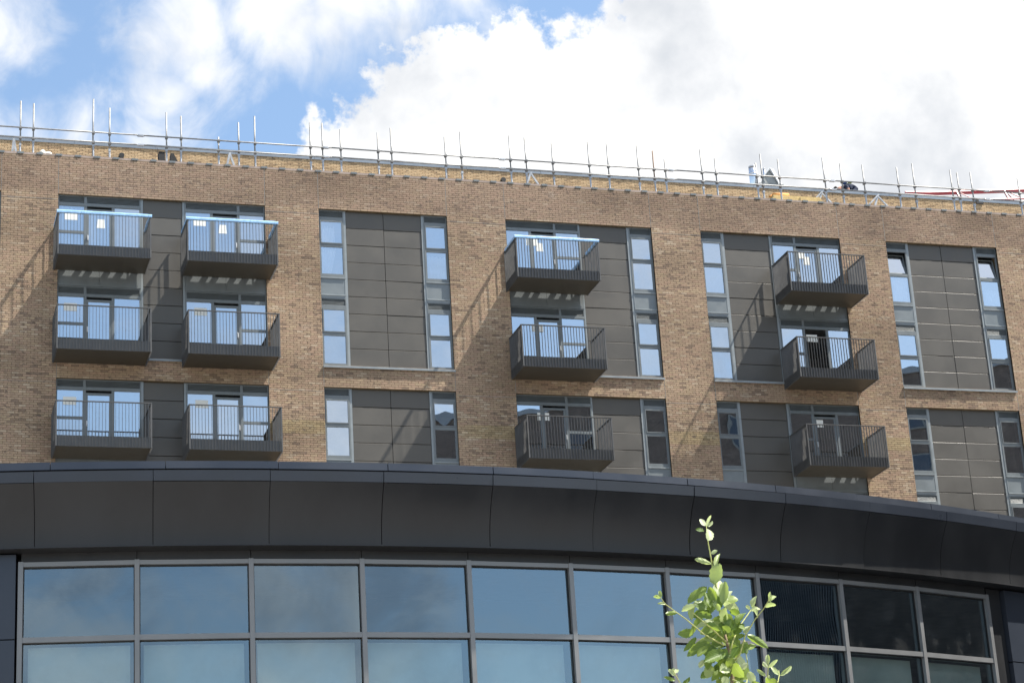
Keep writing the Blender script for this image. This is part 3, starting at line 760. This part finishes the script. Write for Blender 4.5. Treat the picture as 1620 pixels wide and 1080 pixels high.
# head strip panels above the glazing
for a, b in zip(MT, MT[1:]): shop_part(arc(a+gth, b-gth, [(.03, 8.90), (.03, 9.012), (-.05, 9.012), (-.05, 8.90)], 4), 'head_strip', 'cladding')
mw = .032
for k, th in enumerate(MT):
    shop_part(arc(th-mw/RC, th+mw/RC, [(.065, .05), (.065, 8.895), (-.12, 8.895), (-.12, .05)], 2), 'mullion', 'mullion')
for a, b in zip(MT, MT[1:]):
    for i, z in enumerate(rows):
        h = .035 if i else .03
        # straight transom between mullions
        A, B = a+mw/RC, b-mw/RC
        mb = MB(); p = [(.055, z-h), (.055, z+h), (-.12, z+h), (-.12, z-h)]
        mb.grid([[cp(t, d, zz) for d, zz in p]+[cp(t, *p[0])] for t in (A, B)]); mb.f = [f[::-1] for f in mb.f]
        shop_part(mb, 'transom', 'mullion')
    for zt, zb in zip(rows, rows[1:]):
        A, B = a+(mw-.006)/RC, b-(mw-.006)/RC; P = []; n = 10; sag = rnd.uniform(.0003, .0009); tl = rnd.uniform(-.003, .003); t2 = rnd.uniform(-.006, .006)
        pa, pb = cp(A, 0, 0), cp(B, 0, 0); nr = Vector((math.sin((a+b)/2), -math.cos((a+b)/2), 0))
        for j in range(n+1):
            v = j/n; r_ = []
            for i in range(n+1):
                u = i/n; q = pa.lerp(pb, u)+nr*(sag*16*u*(1-u)*v*(1-v)+tl*(v-.5)+t2*(u-.5)-.015); q.z = zb+.03+(zt-zb-.06)*v; r_.append(q)
            P.append(r_)
        o = shop_part(MB().grid(P), 'pane', 'glass_shop', None, True)
        # dark gasket lines round each pane
        gk = MB()
        for (u0, u1, z0, z1) in ((0, .012, zb+.03, zt-.03), (.988, 1, zb+.03, zt-.03), (.012, .988, zt-.048, zt-.03), (.012, .988, zb+.03, zb+.042)):
            q0, q1 = pa.lerp(pb, u0)+nr*.004, pa.lerp(pb, u1)+nr*.004
            gk.prism([(q0.x, q0.y, z0), (q1.x, q1.y, z0), (q1.x, q1.y, z1), (q0.x, q0.y, z1)], -nr*.02)
        gk.v = [tuple(Vector(v)-SB) for v in gk.v]; build(gk, 'gasket', 'gasket', o, loc=SB)
    # roller blind behind the second row of panes
    mid = (a+b)/2; zb = 6.6 if mid < .19 else 7.12
    shop_part(arc(a+.003, b-.003, [(-.20, zb), (-.20, 7.80), (-.21, 7.80), (-.21, zb)], 3), 'blind', 'blind')
# cladding either side of the glazing
for k in range(8):
    a = MT[0]-.0019-.0512*(k+1); b = a+.0512
    for z0, z1 in ((7.86, 8.985), (6.4, 7.85), (3.2, 6.39), (.1, 3.19)):
        if a > TA-.02: o = shop_part(arc(a+gth, b-gth, [(.10, z0+.006), (.10, z1), (-.1, z1), (-.1, z0+.006)], 5), 'cladding_panel', 'cladding_cap'); smooth_angle(o)
    a = MT[-1]+.012+.0512*k; b = a+.0512
    for z0, z1 in ((7.86, 8.985), (6.4, 7.85), (3.2, 6.39), (.1, 3.19)):
        if b < TB+.02: o = shop_part(arc(a+gth, b-gth, [(.10, z0+.006), (.10, z1), (-.1, z1), (-.1, z0+.006)], 5), 'cladding_panel', 'cladding_cap'); smooth_angle(o)
shop_part(arc(MT[-1]+.0012, MT[-1]+.0115, [(.02, .1), (.02, 9.0), (-.1, 9.0), (-.1, .1)], 2), 'end_trim', 'cladding')
# body behind the glazing: floors, rear wall, roof
poly = [cp(TA+(TB-TA)*i/40, -.25, 0) for i in range(41)]
back = [Vector((poly[-1].x, -11, 0)), Vector((poly[0].x, -11, 0))]
for z, h, nm, m in ((9.35, .3, 'roof_deck', 'roof_felt'), (4.6, .3, 'floor_slab', 'room'), (.02, .1, 'floor_slab', 'room')):
    mb = MB(); mb.prism([Vector((q.x, q.y, z)) for q in poly+back], (0, 0, h)); shop_part(mb, nm, m)
mb = MB().box(back[1].x, back[0].x, -11, -10.7, 0, 9.6); mb.box(back[1].x, back[1].x+.3, poly[0].y+.5, -11, 0, 9.6); mb.box(back[0].x-.3, back[0].x, poly[-1].y+.5, -11, 0, 9.6)
shop_part(mb, 'rear_wall', 'room')
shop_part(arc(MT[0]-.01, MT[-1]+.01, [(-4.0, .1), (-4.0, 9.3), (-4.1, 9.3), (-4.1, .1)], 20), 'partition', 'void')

# ------------------------------------------------------------------ block off to the right, seen only in the glass
o0 = Vector((28.9, -46.7, 0)); e0 = Vector((66, -29.5, 0)); du = (e0-o0).normalized(); dn = Vector((du.y, -du.x, 0)); ln = (e0-o0).length
blk = link('opposite_block', None, None, o0, label='brown brick block beside the camera, mirrored in the windows', cat='building')
ang = math.atan2(du.y, du.x)
def blk_part(mb, name, m, parent=None):
    o = build(mb, name, m, parent or blk, loc=o0); 
    o.rotation_euler.z = ang if parent is None else 0
    return o
HB = 38.
bw_ = MB().box(0, ln, -14, 0, 0, HB)
bwall = blk_part(bw_, 'wall', 'brick_plain')
blk_part(MB().box(-.1, ln+.1, -14.1, .12, HB, HB+.25), 'coping', 'coping')
for x in np.arange(.1, 13.9, .15): blk_part(MB().box(-.12, 0, -x-.06, -x, .2, HB-2), 'rib', 'cladding_cap')
for k in range(12):
    for x in (8.5, 17.5, 26.5, 35.5):
        z = 1.2+3.05*k
        wv = blk_part(MB().box(x, x+1.8, .0, .06, z, z+1.9).box(x+.86, x+.94, .06, .09, z, z+1.9), 'window', 'frame')
        for q in (.06, .96): blk_part(MB().box(x+q, x+q+.78, .061, .07, z+.07, z+1.83), 'pane', 'dark_pane', wv)

# ------------------------------------------------------------------ young tree
TY = -53.2
def zp(a, b, dy=0.): return at_y(1000+a/3.857, 800+b/3.857, TY+dy)
tb = zp(618, 1090); base = Vector((tb.x+.02, TY, 0))
tree = link('young_tree', None, None, base, label='young broad-leaved tree with sunlit leaves in front of the curved building', cat='tree')
def limb(pts, r, name, m, n=8):
    mb = MB().tube([p-base for p in pts], r, n); return build(mb, name, m, tree, True, loc=base)
stem = [zp(*q, .06) for q in ((615, 1080), (602, 960), (582, 850), (556, 740), (535, 640), (520, 520), (500, 420), (485, 340), (465, 230), (456, 160), (452, 110))]
limb([base, Vector((base.x, TY, 1.6)), Vector((base.x-.01, TY, 3.2))]+stem[:4], [.032, .028, .020, .014, .012, .010, .008], 'trunk', 'bark')
limb(stem[3:], [.008, .007, .006, .0052, .0045, .0038, .003, .002], 'branch', 'twig')
BR = [[(560, 850), (480, 805), (430, 775), (330, 690), (260, 640), (200, 595), (172, 555)], [(595, 900), (620, 810), (650, 740), (700, 670), (735, 620), (742, 570)],
      [(610, 960), (660, 900), (690, 790), (750, 690), (800, 630), (830, 580), (845, 545)], [(612, 1060), (700, 1080), (708, 980), (692, 880), (686, 800)],
      [(640, 1250), (780, 1140), (825, 1060), (830, 990), (828, 940)], [(640, 1260), (840, 1150), (890, 1070), (898, 1030), (895, 1000)], [(600, 1250), (420, 1160), (300, 1090), (265, 1030), (248, 995)],
      [(590, 930), (540, 880), (520, 900), (500, 960)], [(575, 830), (500, 760), (430, 700), (370, 650)]]
for i, b in enumerate(BR):
    d = [0.]+[(.04*(j+1) if i % 2 else -.04*(j+1)) for j in range(len(b)-1)]
    rr = [.0055-.0038*j/(len(b)-1) for j in range(len(b))]
    limb([zp(q[0], q[1], dd) for q, dd in zip(b, d)], rr, 'branch', 'twig', 7)
def leaf_mesh(variant):
    n = 9; mb = MB(); rows_ = []
    fold = (.22, .10, .38, .30)[variant]; curl = (.10, .28, -.12, .45)[variant]; sk = (.03, -.06, .06, 0)[variant]
    for i in range(n+1):
        v = i/n; wv = .5*1.95*(v**.60)*((1-v)**.66)+.004
        wl = wv*(1+(.09 if i % 2 else -.06)); wr = wv*(1+(-.06 if i % 2 else .09))
        zc = -curl*v*v; xo = sk*math.sin(v*3)
        rows_.append([(xo-wl, v, zc+fold*wl+.04*math.sin(v*9+variant)), (xo-wl*.5, v, zc+fold*wl*.4), (xo, v, zc), (xo+wr*.5, v, zc+fold*wr*.4), (xo+wr, v, zc+fold*wr+.04*math.sin(v*8+2))])
    mb.grid(rows_); return mb
LM = {(v, m): leaf_mesh(v).mesh('leaf', m, True) for v in range(4) for m in ('leaf', 'leaf_young')}
def leaf(bx, by, tx, ty, w_, young=False, dy=None, tilt=None, variant=None):
    dy = rnd.uniform(-.10, .10) if dy is None else dy
    a = zp(bx, by, dy); b = zp(tx, ty, dy+rnd.uniform(-.03, .03)); d = b-a; ln_ = d.length*1.04
    y = d.normalized(); view = (CAM-a).normalized()
    t = rnd.uniform(-.8, .8) if tilt is None else tilt
    zax = (view-y*view.dot(y)).normalized(); zax = Quaternion(y, t) @ zax
    if zax.z < -.2 and tilt is None: zax = Quaternion(y, math.pi) @ zax
    x = y.cross(zax)
    ww = w_/3.857/F_PX*(a-CAM).length/max(.45, abs(math.cos(t)))*1.05
    o = link('leaf', LM[(rnd.randrange(4) if variant is None else variant, 'leaf_young' if young else 'leaf')], tree, a)
    M = Matrix.Identity(4)
    for r in range(3): M[r][0] = x[r]*ww; M[r][1] = y[r]*ln_; M[r][2] = zax[r]*ln_; M[r][3] = (a-base)[r]
    o.matrix_local = M
LEAVES = [(455, 125, 474, 58, 22, 1), (448, 122, 422, 75, 34, 1), (458, 125, 484, 93, 20, 1), (440, 152, 390, 142, 26, 0), (462, 212, 486, 132, 60, 1),
 (487, 355, 366, 312, 34, 1), (483, 290, 518, 272, 26, 1), (505, 385, 525, 270, 32, 1), (500, 480, 540, 358, 88, 1), (515, 590, 548, 440, 76, 1), (555, 600, 568, 470, 66, 1),
 (455, 495, 342, 560, 62, 0), (440, 592, 385, 605, 22, 0), (400, 605, 308, 645, 44, 1), (372, 600, 350, 680, 44, 1), (480, 620, 450, 525, 52, 0), (510, 620, 500, 535, 62, 1), (540, 640, 520, 600, 36, 1),
 (470, 640, 368, 680, 58, 0), (490, 680, 400, 650, 50, 0), (500, 700, 400, 735, 42, 1), (430, 680, 375, 720, 40, 0), (385, 710, 365, 785, 34, 0), (500, 745, 425, 760, 56, 0), (520, 780, 402, 842, 56, 1),
 (560, 730, 575, 620, 58, 1), (585, 740, 505, 830, 84, 0), (545, 760, 450, 720, 40, 0), (585, 780, 610, 690, 62, 0), (640, 720, 670, 635, 50, 0), (600, 760, 650, 690, 60, 0), (600, 600, 620, 540, 50, 1), (575, 560, 605, 510, 30, 1),
 (480, 840, 345, 880, 70, 0), (390, 800, 325, 875, 40, 0), (460, 860, 400, 920, 48, 0), (560, 860, 480, 850, 50, 0), (575, 850, 660, 905, 88, 0), (570, 890, 440, 960, 84, 0), (530, 880, 470, 1000, 66, 0), (440, 940, 412, 985, 36, 1),
 (560, 930, 510, 1040, 64, 0), (590, 920, 550, 960, 60, 0), (550, 1000, 490, 1060, 50, 0), (600, 1000, 545, 1060, 62, 0), (620, 960, 650, 1040, 74, 0), (640, 930, 690, 970, 60, 1), (650, 900, 700, 830, 60, 0), (700, 880, 755, 828, 44, 0), (680, 830, 700, 900, 46, 0),
 (700, 785, 828, 868, 48, 0), (690, 790, 600, 790, 36, 0), (690, 780, 715, 712, 44, 1), (650, 740, 700, 735, 30, 0), (735, 620, 740, 550, 36, 1), (722, 630, 690, 605, 24, 1), (725, 640, 778, 612, 34, 1), (740, 635, 785, 665, 36, 1), (650, 660, 605, 640, 34, 0),
 (845, 590, 832, 520, 24, 1), (832, 580, 878, 535, 30, 1), (810, 615, 868, 590, 32, 1), (175, 560, 132, 545, 26, 1), (178, 560, 165, 515, 26, 1), (205, 598, 168, 588, 18, 1), (280, 650, 202, 655, 30, 0),
 (700, 980, 680, 1060, 50, 0), (705, 1010, 745, 1080, 56, 1), (708, 960, 650, 1000, 40, 1), (690, 1010, 620, 1085, 40, 0), (580, 1040, 560, 1090, 60, 1), (640, 1060, 680, 1110, 50, 0),
 (828, 970, 828, 910, 32, 1), (830, 985, 795, 950, 26, 1), (832, 985, 882, 935, 26, 1), (815, 1035, 765, 995, 26, 1), (895, 1030, 858, 975, 30, 1), (898, 1035, 960, 978, 30, 1), (830, 1085, 825, 1025, 38, 1), (850, 1050, 885, 1085, 36, 0),
 (262, 1035, 222, 1000, 28, 1), (265, 1020, 280, 985, 30, 1), (262, 1062, 206, 1040, 26, 0), (300, 1090, 342, 1045, 26, 0), (255, 1010, 250, 978, 22, 1)]
for q in LEAVES: leaf(*q)
for i in range(40):                                       # inner leaves of the dense middle
    t = rnd.random(); cx = 515+70*t+rnd.gauss(0, 55); cyy = 560+480*t+rnd.gauss(0, 20); a = rnd.uniform(0, 6.28); l_ = rnd.uniform(60, 105)
    leaf(cx, cyy, cx+l_*math.cos(a), cyy+l_*math.sin(a)*.9, rnd.uniform(46, 78), rnd.random() < .12, dy=rnd.uniform(-.06, .18))
for i in range(46):                                       # foliage below the picture's lower edge
    cx = 600+rnd.gauss(0, 130); cyy = 1130+rnd.random()*420; a = rnd.uniform(0, 6.28); l_ = rnd.uniform(70, 110)
    leaf(cx, cyy, cx+l_*math.cos(a), cyy+l_*math.sin(a), rnd.uniform(40, 64), rnd.random() < .1, dy=rnd.uniform(-.25, .25))
